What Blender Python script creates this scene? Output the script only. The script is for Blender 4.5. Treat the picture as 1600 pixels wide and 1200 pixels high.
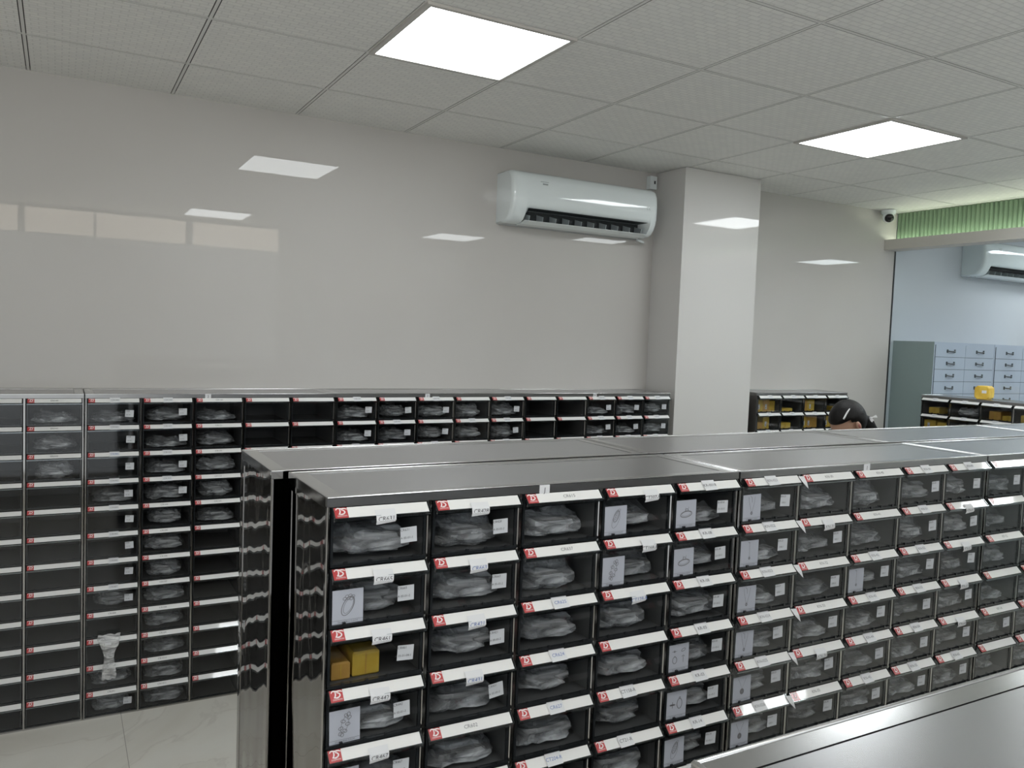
import bpy, math, random
from mathutils import Vector, Matrix, noise
PI = math.pi
for o in list(bpy.data.objects): bpy.data.objects.remove(o)
SC = bpy.context.scene
COL = SC.collection
H = 2.892                       # ceiling height
YW = -0.068                     # face of the long wall

# ------------------------------------------------------------------ camera
cam_d = bpy.data.cameras.new('camera'); cam = bpy.data.objects.new('camera', cam_d); COL.objects.link(cam)
YAW, PITCH, ROLL = 0.508396, -0.058538, 0.037751
def cam_axes(yaw, pitch, roll):
    cy, sy, cp, sp = math.cos(yaw), math.sin(yaw), math.cos(pitch), math.sin(pitch)
    f = Vector((sy*cp, cy*cp, sp)); r = Vector((cy, -sy, 0)); u = r.cross(f)
    c, s = math.cos(roll), math.sin(roll)
    return c*r + s*u, -s*r + c*u, f
r_, u_, f_ = cam_axes(YAW, PITCH, ROLL)
cam.matrix_world = Matrix(((r_.x, u_.x, -f_.x, -0.472), (r_.y, u_.y, -f_.y, -4.400), (r_.z, u_.z, -f_.z, H-1.106), (0, 0, 0, 1)))
cam_d.sensor_width = 36; cam_d.sensor_fit = 'HORIZONTAL'; cam_d.lens = 1271.9/1600*36; cam_d.clip_start = .02; cam_d.clip_end = 100
SC.camera = cam
# ------------------------------------------------------------------ world + exposure
W = bpy.data.worlds.new('world'); SC.world = W; W.use_nodes = True
W.node_tree.nodes['Background'].inputs[0].default_value = (.75, .85, 1, 1); W.node_tree.nodes['Background'].inputs[1].default_value = .3
SC.view_settings.view_transform = 'Standard'; SC.view_settings.look = 'None'; SC.view_settings.gamma = 1
SC.view_settings.use_curve_mapping = False
SC.view_settings.exposure = 0.27
PANEL_E = 11.5                   # radiance of the ceiling panels
# ceiling panels: (x0, y0) of the 0.6 m tile each one fills
PANELS = [(0.6, -1.8), (3.0, -1.8), (4.60, -2.2), (0.6, -4.66), (3.16, -4.6), (-1.8, -4.66), (6.3, -2.1), (7.85, -3.3), (4.5, -3.5), (7.2, -1.2)]  # two of those behind the glass are added to brighten that room

# ------------------------------------------------------------------ materials
def srgb(c): return tuple((x/12.92 if x <= .04045 else ((x+.055)/1.055)**2.4) for x in c)
def hexc(h): return srgb(tuple(int(h[i:i+2], 16)/255 for i in (0, 2, 4)))
def mat(name, col, rough=.5, metal=0, spec=.5, coat=0, emis=None, es=0):
    m = bpy.data.materials.new(name); m.use_nodes = True
    b = m.node_tree.nodes['Principled BSDF']
    b.inputs['Base Color'].default_value = (*col, 1); b.inputs['Roughness'].default_value = rough
    b.inputs['Metallic'].default_value = metal; b.inputs['Specular IOR Level'].default_value = spec
    b.inputs['Coat Weight'].default_value = coat; b.inputs['Coat Roughness'].default_value = .04
    if emis: b.inputs['Emission Color'].default_value = (*emis, 1); b.inputs['Emission Strength'].default_value = es
    return m
def N(m, t, **k):
    n = m.node_tree.nodes.new(t)
    for a, v in k.items(): setattr(n, a, v)
    return n
def L(m, a, b): m.node_tree.links.new(a, b)
def P(m): return m.node_tree.nodes['Principled BSDF']
def coords(m, scale=(1, 1, 1), gen='Object'):
    tc = N(m, 'ShaderNodeTexCoord'); mp = N(m, 'ShaderNodeMapping'); mp.inputs['Scale'].default_value = scale
    L(m, tc.outputs[gen], mp.inputs[0]); return mp.outputs[0]
def add_noise_col(m, c1, c2, scale=5, sc=(1, 1, 1), detail=4, dist=0, lo=.35, hi=.65):
    n = N(m, 'ShaderNodeTexNoise'); n.inputs['Scale'].default_value = scale; n.inputs['Detail'].default_value = detail; n.inputs['Distortion'].default_value = dist
    L(m, coords(m, sc), n.inputs['Vector'])
    r = N(m, 'ShaderNodeValToRGB'); r.color_ramp.elements[0].position = lo; r.color_ramp.elements[1].position = hi
    r.color_ramp.elements[0].color = (*c1, 1); r.color_ramp.elements[1].color = (*c2, 1)
    L(m, n.outputs[0], r.inputs[0]); L(m, r.outputs[0], P(m).inputs['Base Color']); return r
def add_bump(m, scale, strength, sc=(1, 1, 1), detail=2, dist=.01, coat=False):
    n = N(m, 'ShaderNodeTexNoise'); n.inputs['Scale'].default_value = scale; n.inputs['Detail'].default_value = detail
    L(m, coords(m, sc), n.inputs['Vector'])
    b = N(m, 'ShaderNodeBump'); b.inputs['Strength'].default_value = strength; b.inputs['Distance'].default_value = dist
    L(m, n.outputs[0], b.inputs['Height']); L(m, b.outputs[0], P(m).inputs['Normal'])

M = {}
M['wall'] = mat('wall_panel', (.60, .58, .555), .013, spec=.28); add_noise_col(M['wall'], (.545, .528, .505), (.57, .555, .535), .8)
M['column'] = mat('column_panel', (.64, .63, .615), .03, spec=.4)
M['wall_white'] = mat('wall_white', (.60, .62, .66), .5)
M['wall_plain'] = mat('wall_plain', (.7, .69, .67), .6)
M['steel_top'] = mat('steel_top', (.50, .50, .51), .27, 1); add_bump(M['steel_top'], 2.2, .06, (1, 1, 1), 1, .05)
M['steel'] = mat('steel_polished', (.35, .34, .33), .10, 1); add_bump(M['steel'], 9, .15, (1, 1, 1), 1, .01)
M['steel_side'] = mat('steel_side', (.27, .26, .25), .03, 1); add_bump(M['steel_side'], 3.2, .45, (1.0, 2.2, .9), 1, .017)
M['rail'] = mat('steel_rail', (.36, .36, .36), .30, 1); add_bump(M['rail'], 14, .3, (1, 1, 1), 1, .006)
M['rim'] = mat('steel_rim', (.58, .58, .58), .2, 1)
M['dark'] = mat('dark_gap', (.012, .012, .012), .5)
M['tray'] = mat('smoke_plastic', (.15, .149, .146), .25, spec=.5)
M['trayframe'] = mat('dark_clear_plastic', (.014, .016, .018), .12, spec=.7)
M['paper'] = mat('label_paper', (.80, .80, .79), .5, coat=.85)
M['flap'] = mat('flap_paper', (.70, .71, .73), .55)
M['tag'] = mat('tag_paper', (.55, .57, .60), .5)
M['card'] = mat('card_paper', (.42, .44, .50), .45)
M['red'] = mat('logo_red', hexc('b8393c'), .4, coat=.7)
M['white_ink'] = mat('white_ink', (.85, .8, .8), .5)
M['ink'] = mat('ink', (.05, .05, .06), .6)
M['blue_ink'] = mat('blue_ink', (.10, .17, .42), .6)
M['grey_ink'] = mat('grey_ink', (.16, .16, .17), .6)
M['white_plastic'] = mat('white_plastic', (.78, .84, .85), .07, spec=.6)
M['grey_plastic'] = mat('grey_plastic', (.33, .37, .38), .3)
M['outlet'] = mat('outlet_dark', (.02, .025, .028), .5)
M['black'] = mat('black_gloss', (.01, .01, .01), .08)
M['beam'] = mat('beam_paint', (.55, .53, .50), .5)
M['green'] = mat('green_flute', (.19, .28, .18), .6)
M['blue_steel'] = mat('blue_white_steel', (.47, .52, .62), .4)
M['sage_steel'] = mat('sage_steel', (.30, .35, .34), .4)
M['handle'] = mat('handle_pewter', (.12, .13, .14), .3, .8)
M['yellow'] = mat('yellow_card', (.62, .40, .045), .5); add_noise_col(M['yellow'], (.68, .43, .05), (.85, .60, .10), 14)
M['kraft'] = mat('orange_card', (.55, .27, .05), .5); add_noise_col(M['kraft'], (.58, .31, .07), (.75, .44, .10), 14)
M['skin'] = mat('skin', (.50, .30, .21), .5)
M['hair'] = mat('hair', (.006, .005, .005), .5, spec=.25); add_bump(M['hair'], 60, .5, (1, 6, 1), 2, .004)
M['cloth'] = mat('black_cloth', (.02, .02, .022), .8)
M['jeans'] = mat('navy_trousers', (.03, .04, .07), .8)
M['white'] = mat('white_gloss', (.8, .8, .8), .3)
M['lip'] = mat('lips', (.35, .12, .1), .5)
M['panel'] = mat('panel_light', (.9, .9, .9), .4, emis=(.94, .985, 1.0), es=PANEL_E)
M['led'] = mat('led_light', (.9, .9, .9), .4, emis=(.93, 1, .82), es=14)
M['daylight_fill'] = mat('daylight_fill_glazing', (.5, .5, .5), .3, emis=(.90, .96, 1.0), es=.8)
M['window_glow'] = mat('window_glow', (.5, .5, .5), .3, emis=(1.0, .87, .72), es=3.6)

def glassy(name, tint, rough=.02, diff=None, dw=0, ior=1.45, bump=0, gl=(1, 1, 1)):
    m = bpy.data.materials.new(name); m.use_nodes = True; nt = m.node_tree; nt.nodes.remove(P(m))
    out = nt.nodes['Material Output']
    t = N(m, 'ShaderNodeBsdfTransparent'); t.inputs[0].default_value = (*tint, 1)
    g = N(m, 'ShaderNodeBsdfGlossy'); g.inputs['Roughness'].default_value = rough; g.inputs[0].default_value = (*gl, 1)
    fr = N(m, 'ShaderNodeFresnel'); fr.inputs['IOR'].default_value = ior
    base = t.outputs[0]
    if diff:
        d = N(m, 'ShaderNodeBsdfDiffuse'); d.inputs[0].default_value = (*diff, 1)
        mx0 = N(m, 'ShaderNodeMixShader')
        n = N(m, 'ShaderNodeTexNoise'); n.inputs['Scale'].default_value = 16; n.inputs['Detail'].default_value = 6; n.inputs['Distortion'].default_value = 1.5  # stretched white streaks mixed into the film imitate highlights on its creases
        L(m, coords(m, (.55, .8, 2.2)), n.inputs['Vector'])
        mr = N(m, 'ShaderNodeMapRange'); mr.inputs[1].default_value = .4; mr.inputs[2].default_value = .75; mr.inputs[3].default_value = dw*.35; mr.inputs[4].default_value = dw*1.9
        L(m, n.outputs[0], mr.inputs[0]); L(m, mr.outputs[0], mx0.inputs[0])
        L(m, t.outputs[0], mx0.inputs[1]); L(m, d.outputs[0], mx0.inputs[2]); base = mx0.outputs[0]
    ge = N(m, 'ShaderNodeNewGeometry'); mu = N(m, 'ShaderNodeMath', operation='MULTIPLY_ADD'); mu.inputs[1].default_value = -1; mu.inputs[2].default_value = 1; L(m, ge.outputs['Backfacing'], mu.inputs[0])
    m2 = N(m, 'ShaderNodeMath', operation='MULTIPLY'); L(m, fr.outputs[0], m2.inputs[0]); L(m, mu.outputs[0], m2.inputs[1])   # reflect once, at the outer face
    mx = N(m, 'ShaderNodeMixShader'); L(m, m2.outputs[0], mx.inputs[0]); L(m, base, mx.inputs[1]); L(m, g.outputs[0], mx.inputs[2])
    if bump:
        n = N(m, 'ShaderNodeTexNoise'); n.inputs['Scale'].default_value = 45; n.inputs['Detail'].default_value = 3
        L(m, coords(m), n.inputs['Vector'])
        b = N(m, 'ShaderNodeBump'); b.inputs['Strength'].default_value = bump; b.inputs['Distance'].default_value = .01
        L(m, n.outputs[0], b.inputs['Height']); L(m, b.outputs[0], g.inputs['Normal']); L(m, b.outputs[0], fr.inputs['Normal'])
    L(m, mx.outputs[0], out.inputs[0]); return m
M['pane'] = glassy('smoked_pane', (.83, .84, .85), .03, ior=1.5)
M['acrylic'] = glassy('clear_acrylic', (.62, .66, .68), .03, ior=1.7)
M['glass'] = glassy('partition_glass', (.95, .98, .985), .0, ior=1.45)
M['bag'] = glassy('plastic_film', (.86, .87, .88), .16, (1, 1, 1), .55, 1.6, 1.0)
M['film'] = glassy('clear_film', (.90, .91, .92), .10, (1, 1, 1), .16, 1.5, .5)
M['bag_dim'] = glassy('plastic_film_dull', (.86, .87, .88), .22, (.95, .95, .95), .42, 1.55, .8)

# ceiling tile: wave-stamped mineral board
m = mat('ceiling_tile', (.5, .5, .48), .6); M['tile'] = m
mp = coords(m)
br = N(m, 'ShaderNodeTexBrick'); br.inputs['Scale'].default_value = 1; br.inputs['Brick Width'].default_value = .052; br.inputs['Row Height'].default_value = .026
br.inputs['Mortar Size'].default_value = .0036; br.inputs['Mortar Smooth'].default_value = .8; br.offset = .5
br.inputs['Color1'].default_value = (.84, .835, .80, 1); br.inputs['Color2'].default_value = (.79, .785, .76, 1); br.inputs['Mortar'].default_value = (.70, .695, .67, 1)
L(m, mp, br.inputs['Vector']); L(m, br.outputs['Color'], P(m).inputs['Base Color'])
bp = N(m, 'ShaderNodeBump'); bp.inputs['Strength'].default_value = .25; bp.inputs['Distance'].default_value = .002
L(m, br.outputs['Fac'], bp.inputs['Height']); L(m, bp.outputs[0], P(m).inputs['Normal'])
M['tee'] = mat('ceiling_tee', (.70, .695, .67), .5)
# floor: pale marble tiles
m = mat('marble_floor', (.45, .43, .38), .14, spec=.5); M['floor'] = m
n = N(m, 'ShaderNodeTexNoise'); n.inputs['Scale'].default_value = 1.6; n.inputs['Detail'].default_value = 9; n.inputs['Distortion'].default_value = 1.6
mp = coords(m, (1, .7, 1)); L(m, mp, n.inputs['Vector'])
r = N(m, 'ShaderNodeValToRGB'); e = r.color_ramp.elements
e[0].position = .36; e[0].color = (.72, .69, .62, 1); e[1].position = .62; e[1].color = (.80, .78, .72, 1)
x = e.new(.49); x.color = (.76, .735, .67, 1); x = e.new(.505); x.color = (.70, .67, .61, 1); x = e.new(.52); x.color = (.78, .755, .69, 1)
L(m, n.outputs[0], r.inputs[0])
bk = N(m, 'ShaderNodeTexBrick'); bk.offset = 0; bk.inputs['Scale'].default_value = 1; bk.inputs['Brick Width'].default_value = .8; bk.inputs['Row Height'].default_value = .8
bk.inputs['Mortar Size'].default_value = .0015; bk.inputs['Mortar'].default_value = (.42, .4, .36, 1)
mp2 = N(m, 'ShaderNodeMapping'); mp2.inputs['Location'].default_value = (.22, .3, 0); tc = N(m, 'ShaderNodeTexCoord'); L(m, tc.outputs['Object'], mp2.inputs[0])
L(m, mp2.outputs[0], bk.inputs['Vector']); L(m, r.outputs[0], bk.inputs['Color1']); L(m, r.outputs[0], bk.inputs['Color2']); L(m, bk.outputs[0], P(m).inputs['Base Color'])

# ------------------------------------------------------------------ mesh helpers
class MB:
    def __init__(s): s.v = []; s.f = []; s.m = []; s.mats = []; s.sm = []
    def mi(s, m):
        m = M[m] if isinstance(m, str) else m
        if m not in s.mats: s.mats.append(m)
        return s.mats.index(m)
    def add(s, vs, fs, m, smooth=False):
        o = len(s.v); s.v += [tuple(v) for v in vs]; i = s.mi(m)
        for f in fs: s.f.append([a+o for a in f]); s.m.append(i); s.sm.append(smooth)
    def box(s, x0, x1, y0, y1, z0, z1, m):
        vs = [(x, y, z) for z in (z0, z1) for y in (y0, y1) for x in (x0, x1)]
        s.add(vs, [(0, 2, 3, 1), (4, 5, 7, 6), (0, 1, 5, 4), (2, 6, 7, 3), (0, 4, 6, 2), (1, 3, 7, 5)], m)
    def quad(s, a, b, c, d, m): s.add([a, b, c, d], [(0, 1, 2, 3)], m)
    def hexa(s, p, m):   # 8 points: bottom ring 4, top ring 4
        s.add(p, [(3, 2, 1, 0), (4, 5, 6, 7), (0, 1, 5, 4), (1, 2, 6, 5), (2, 3, 7, 6), (3, 0, 4, 7)], m)
    def loft(s, rings, m, closed=True, caps=True, smooth=True):
        n = len(rings[0]); vs = [p for r in rings for p in r]; fs = []
        for i in range(len(rings)-1):
            for j in range(n if closed else n-1):
                k = (j+1) % n; fs.append((i*n+j, i*n+k, (i+1)*n+k, (i+1)*n+j))
        s.add(vs, fs, m, smooth)
        if caps: s.add(list(rings[0]), [tuple(range(n))[::-1]], m); s.add(list(rings[-1]), [tuple(range(n))], m)
    def tube(s, pts, r, m, n=6, caps=True):
        pts = [Vector(p) for p in pts]; rings = []
        rr = r if isinstance(r, (list, tuple)) else [r]*len(pts)
        for i, p in enumerate(pts):
            d = (pts[min(i+1, len(pts)-1)]-pts[max(i-1, 0)]).normalized()
            a = d.orthogonal().normalized() if abs(d.z) > .95 else d.cross(Vector((0, 0, 1))).normalized()
            b = d.cross(a)
            rings.append([p+rr[i]*(math.cos(2*PI*k/n)*a+math.sin(2*PI*k/n)*b) for k in range(n)])
        s.loft(rings, m, True, caps)
    def ball(s, c, r, m, nu=14, nv=10, fn=None, smooth=True):
        rx, ry, rz = r if isinstance(r, (tuple, list)) else (r, r, r); rings = []
        for i in range(1, nv):
            t = PI*i/nv
            rings.append([(math.sin(t)*math.cos(2*PI*j/nu), math.sin(t)*math.sin(2*PI*j/nu), math.cos(t)) for j in range(nu)])
        vs = [(0, 0, 1)]+[p for q in rings for p in q]+[(0, 0, -1)]
        if fn: vs = [fn(Vector(p)) for p in vs]
        vs = [(c[0]+p[0]*rx, c[1]+p[1]*ry, c[2]+p[2]*rz) for p in vs]
        fs = [(0, 1+j, 1+(j+1) % nu) for j in range(nu)]
        for i in range(nv-2):
            for j in range(nu): k = (j+1) % nu; a = 1+i*nu; fs.append((a+j, a+nu+j, a+nu+k, a+k))
        e = len(vs)-1; a = 1+(nv-2)*nu
        fs += [(e, a+(j+1) % nu, a+j) for j in range(nu)]
        s.add(vs, fs, m, smooth)
    def text(s, txt, m, size, fn):
        vs, fs = text_geo(txt)
        s.add([fn(x*size, y*size) for x, y in vs], fs, m)
    def mesh(s, name):
        me = bpy.data.meshes.new(name); me.from_pydata(s.v, [], s.f)
        for q in s.mats: me.materials.append(q)
        me.polygons.foreach_set('material_index', s.m); me.polygons.foreach_set('use_smooth', s.sm); me.update(); return me
    def build(s, name, parent=None, loc=None): return obj(name, s.mesh(name), parent, loc)
def obj(name, me, parent=None, loc=None, rot=None):
    o = bpy.data.objects.new(name, me); COL.objects.link(o)
    if parent is not None: o.parent = parent
    if loc is not None: o.location = loc
    if rot is not None: o.rotation_euler = rot
    return o
def tag(o, label, cat, group=None):
    o['label'] = label; o['category'] = cat
    if group: o['group'] = group
    return o
def thing(name, label, cat, loc=(0, 0, 0), rz=0, group=None):
    o = bpy.data.objects.new(name, None); COL.objects.link(o); o.empty_display_size = .1
    o.location = loc; o.rotation_euler = (0, 0, rz); return tag(o, label, cat, group)
def struct(name, mb): o = mb.build(name); o['kind'] = 'structure'; return o
_tg = {}
def text_geo(t):
    if t not in _tg:
        cu = bpy.data.curves.new('t', 'FONT'); cu.body = t; cu.size = 1; cu.resolution_u = 2; cu.align_x = 'CENTER'; cu.align_y = 'CENTER'; cu.shear = .08
        o = bpy.data.objects.new('t', cu); COL.objects.link(o)
        bpy.context.view_layer.update()
        me = bpy.data.meshes.new_from_object(o)
        _tg[t] = ([(v.co.x, v.co.y) for v in me.vertices], [tuple(p.vertices) for p in me.polygons])
        bpy.data.objects.remove(o); bpy.data.meshes.remove(me); bpy.data.curves.remove(cu)
    return _tg[t]

# ------------------------------------------------------------------ room shell
XL, XR, YB, XG = -2.6, 9.2, -4.95, 5.455
b = MB(); b.box(XL, XR, YB, .1, -.1, 0, 'floor'); struct('floor', b)
b = MB(); b.box(XL, XG, YW, .15, 0, H+.1, 'wall'); struct('wall_back', b)
b = MB(); b.box(XG, XR, YW, .15, 0, H+.1, 'wall_white'); struct('wall_far_room', b)
b = MB(); b.box(XL-.1, XL, YB, .15, 0, H+.1, 'wall_plain'); struct('wall_left', b)
b = MB(); b.box(XR, XR+.1, YB, .15, 0, H+.1, 'wall_white'); struct('wall_right', b)
b = MB(); b.box(2.972, 3.625, -.365, YW-.0005, 0, H, 'column'); struct('wall_column', b)
# wall behind the viewer: warmer transom strip above, glowing glazing below it added as fill light
wz0, wz1 = 2.625, 2.862
b = MB(); b.box(XL, XR, YB-.1, YB, 0, .35, 'wall_plain'); b.box(XL, XR, YB-.1, YB, wz1, H+.1, 'wall_plain'); b.box(1.64, XR, YB-.1, YB, .35, wz1, 'wall_plain')
struct('wall_front', b)
b = MB(); b3 = MB(); px = XL
for x0, x1 in ((-2.5, -.83), (-.77, -.18), (-.155, .68), (.755, 1.64)):
    b.box(x0, x1, YB-.06, YB-.03, wz0, wz1, 'window_glow'); b3.box(px, x0, YB-.06, YB-.02, wz0, wz1, 'wall_plain'); px = x1
struct('window_1', b)
b2 = MB(); b2.box(XL, 1.64, YB-.06, YB-.03, .35, wz0-.05, 'daylight_fill'); b2.box(XL, 1.64, YB-.06, YB-.03, wz0-.05, wz0, 'daylight_fill'); struct('fill_light_glazing', b2); struct('wall_front_piers', b3)
# ceiling: tile boards with tees between them
b = MB(); T = .6; g = .0096
occ = set()
for (x0, y0) in PANELS: occ.add((x0, y0))
def blocked(x0, x1, y0, y1):
    return any(px < x1-.01 and px+T > x0+.01 and py < y1-.01 and py+T > y0+.01 for px, py in PANELS)
xs = [k*T for k in range(-5, 17)]; ys = [0-.6*k for k in range(0, 12)]
for i in range(len(xs)-1):
    for j in range(len(ys)-1):
        x0, x1, y1, y0 = xs[i], xs[i+1], ys[j], ys[j+1]
        x0 = max(x0, XL); x1 = min(x1, XR); y1 = min(y1, YW); y0 = max(y0, YB)
        if x1-x0 < .03 or y1-y0 < .03: continue
        cuts = [(x0+g, x1-g, y0+g, y1-(g if j else 0))]
        for px, py in PANELS:      # cut the boards round panels that sit off the grid
            nc = []
            for a0, a1, c0, c1 in cuts:
                if px < a1 and px+T > a0 and py < c1 and py+T > c0:
                    if py > c0: nc.append((a0, a1, c0, py))
                    if py+T < c1: nc.append((a0, a1, py+T, c1))
                    m0, m1 = max(c0, py), min(c1, py+T)
                    if px > a0: nc.append((a0, px, m0, m1))
                    if px+T < a1: nc.append((px+T, a1, m0, m1))
                else: nc.append((a0, a1, c0, c1))
            cuts = nc
        for a0, a1, c0, c1 in cuts:
            if a1-a0 > .01 and c1-c0 > .01: b.quad((a0, c0, H+.003), (a0, c1, H+.003), (a1, c1, H+.003), (a1, c0, H+.003), 'tile')
b.quad((XL, YB, H+.02), (XL, .1, H+.02), (XR, .1, H+.02), (XR, YB, H+.02), 'dark')
struct('ceiling', b)
b = MB(); w = .006
for y in ys[1:]: b.box(XL, XR, y-w, y+w, H+.0022, H+.006, 'tee')
for x in xs:
    if x > XL: b.box(x-w, x+w, YB, YW, H+.0026, H+.0065, 'tee')
struct('trim_1', b)
pl = ['square ceiling light panel nearest above the wall air conditioner, at top left', 'square ceiling light panel on the right, above the pillar', 'square ceiling light panel beyond the right edge, by the beam',
      'square ceiling light panel overhead near the viewer', 'square ceiling light panel behind the viewer, right', 'square ceiling light panel far left behind the viewer',
      'added square ceiling light panel in the room behind the glass', 'far square ceiling light panel in the room behind the glass', 'square ceiling light panel near the beam, behind the other one', 'added square ceiling light panel behind the glass, above the pale cabinets']
for (px, py), lb in zip(PANELS, pl):
    t = thing('ceiling_light', lb, 'ceiling light', (px+T/2, py+T/2, H-.004), 0, 'square ceiling light panels')
    f = MB(); a, c = T/2, T/2-.02
    for x0, x1, y0, y1 in ((-a, a, -a, -c), (-a, a, c, a), (-a, -c, -c, c), (c, a, -c, c)): f.box(x0, x1, y0, y1, -.002, .01, 'beam')
    f.build('frame', t)
    d = MB(); d.box(-c, c, -c, c, .001, .008, 'panel'); d.build('diffuser', t)

# partition: beam, fluted green header, glass, LED strip
b = MB(); b.box(5.315, 5.47, YB, YW-.0005, H-.302, H-.252, 'beam'); b.box(5.315, 5.33, YB, YW-.0005, H-.252, H-.222, 'beam'); struct('trim_2', b)
b = MB(); pitch = .034; n = int((YW-YB)/pitch)
ring0 = []; ring1 = []
for i in range(n*6+1):
    y = YW-.001-i*pitch/6; x = 5.462-.014*abs(math.sin(PI*i/6)); ring0.append((x, y, H-.252)); ring1.append((x, y, H))
vs = ring0+ring1; k = len(ring0); b.add(vs, [(i, i+1, k+i+1, k+i) for i in range(k-1)], 'green', False)
b.box(5.463, 5.53, YB, YW-.001, H-.252, H, 'beam'); struct('wall_header', b)
b = MB(); b.box(5.395, 5.411, YB+.05, YW-.02, H-.2518, H-.246, 'led')
tag(b.build('led_strip'), 'lit LED strip lying on the beam under the green fluted band', 'light strip')
b = MB(); b.box(5.45, 5.462, YB, YW-.0045, 0, H-.303, 'glass'); o = struct('window_2', b)
b = MB(); b.box(5.449, 5.463, YW-.0045, YW-.0005, 0, H-.303, 'outlet'); struct('trim_3', b)

# ------------------------------------------------------------------ drawers
PITCH_Z = .1200; DH = .1165; STILE = .0065
S2 = math.sqrt(.5)
def SL(x, t, n=0): return (x, -.026*t*S2-n*S2, -.026*t*S2*.97+n*S2)
_c = {}
def cached(fn):
    def g_(*a):
        k = (fn.__name__,)+a
        if k not in _c: _c[k] = fn(*a)
        return _c[k]
    return g_
@cached
def drawer_mesh(w, d):
    b = MB(); xl, xr = STILE+.001, w-STILE-.001; zb = -DH
    b.box(xl, xl+.0025, .006, d, zb, -.022, 'tray'); b.box(xr-.0025, xr, .006, d, zb, -.022, 'tray')
    b.box(xl, xr, d-.003, d, zb, -.022, 'tray'); b.box(xl, xr, .006, d, zb, zb+.003, 'tray')
    b.box(xl, xl+.005, 0, .006, zb, -.001, 'trayframe'); b.box(xr-.005, xr, 0, .006, zb, -.001, 'trayframe')
    b.box(xl+.005, xr-.005, 0, .006, -.006, -.001, 'trayframe')
    b.box(xl, xr, -.004, .006, zb, zb+.006, 'trayframe')
    for q in (.15, .4, .62, .87):
        x = xl+(xr-xl)*q; b.box(x-.003, x+.003, -.0055, 0, zb+.004, zb+.010, 'trayframe')
    return b.mesh('drawer')
@cached
def pane_mesh(w):
    b = MB(); b.box(STILE+.006, w-STILE-.006, .001, .0035, -DH+.006, -.006, 'pane'); return b.mesh('front_pane')
@cached
def holder_mesh(w):
    b = MB(); x0, x1 = STILE+.002, w-STILE+.0015
    def plate(xa, xb, t0, t1, n0, n1, m):
        b.hexa([SL(xa, t1, n0), SL(xb, t1, n0), SL(xb, t0, n0), SL(xa, t0, n0), SL(xa, t1, n1), SL(xb, t1, n1), SL(xb, t0, n1), SL(xa, t0, n1)], m)
    plate(x0, x1, -.04, 1.06, -.0020, -.0004, 'trayframe')
    plate(x0, x1, 1.0, 1.06, -.0004, .002, 'acrylic'); plate(x0, x0+.0018, 0, 1.0, -.0004, .002, 'acrylic'); plate(x1-.0018, x1, 0, 1.0, -.0004, .002, 'acrylic')
    e = SL(0, 1.06, -.002)
    b.box(x0, x1, e[1], e[1]+.0015, e[2]-.0055, e[2], 'acrylic')
    b.box(x0, x1, e[1]+.0012, e[1]+.003, e[2]-.0035, e[2]-.0015, 'rim')
    return b.mesh('label_holder')
@cached
def strip_mesh(w, logo):
    b = MB(); x0, x1 = STILE+(.0305 if logo else .0045), w-STILE-.0022
    b.add([SL(x0, .97), SL(x1, .97), SL(x1, .04), SL(x0, .04)], [(0, 1, 2, 3)], 'paper'); return b.mesh('label_strip')
@cached
def logo_mesh():
    b = MB(); x0, x1 = STILE+.0045, STILE+.0305
    b.add([SL(x0, .97), SL(x1, .97), SL(x1, .04), SL(x0, .04)], [(0, 1, 2, 3)], 'red')
    cx = (x0+x1)/2+.001; n = .0003
    def F(px, py): return SL(cx+px*1.25, .44-py*1.25/.026, n)
    # emblem: open bowl of a D with a crest stroke sweeping over it
    def stroke(pts, wd):
        vs = []; k = len(pts)
        for i, (px, py) in enumerate(pts):
            a = pts[max(i-1, 0)]; c = pts[min(i+1, k-1)]; dx, dy = c[0]-a[0], c[1]-a[1]; l = math.hypot(dx, dy) or 1
            ww = wd*(.45+.55*math.sin(PI*(i+.6)/(k+.2)))
            vs += [F(px-dy/l*ww, py+dx/l*ww), F(px+dy/l*ww, py-dx/l*ww)]
        b.add(vs, [(2*i, 2*i+1, 2*i+3, 2*i+2) for i in range(k-1)], 'white_ink')
    stroke([(-.0085, .0040), (-.0075, .0062), (-.0050, .0072), (-.0025, .0064), (.0005, .0058), (.0035, .0064), (.0065, .0060), (.0090, .0046)], .0012)
    stroke([(-.0022, .0050), (-.0020, .001), (-.0034, -.0026), (-.0052, -.0040)], .0011)
    stroke([(.0002+.0048*math.sin(a), .0000-.0037*math.cos(a)) for a in [i*PI/9-.3 for i in range(11)]], .0011)
    stroke([(-.0045, -.0035), (0, -.0046), (.0035, -.0032)], .0010)
    b.text('DESHION', 'white_ink', .0036, lambda x, y: F(x, y-.0072))
    return b.mesh('logo_sticker')
@cached
def tag_mesh(a, c, wv):
    b = MB(); hw, hh = wv, .0155
    b.box(-hw, hw, -.0006, 0, -hh, hh, 'tag')
    b.text(a, 'ink', .0072, lambda x, y: (x-hw*.45, -.0009, y+hh*.68)); b.text(c, 'ink', .0065, lambda x, y: (x-hw*.25, -.0009, y-hh*.38))
    return b.mesh('price_tag')
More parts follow.
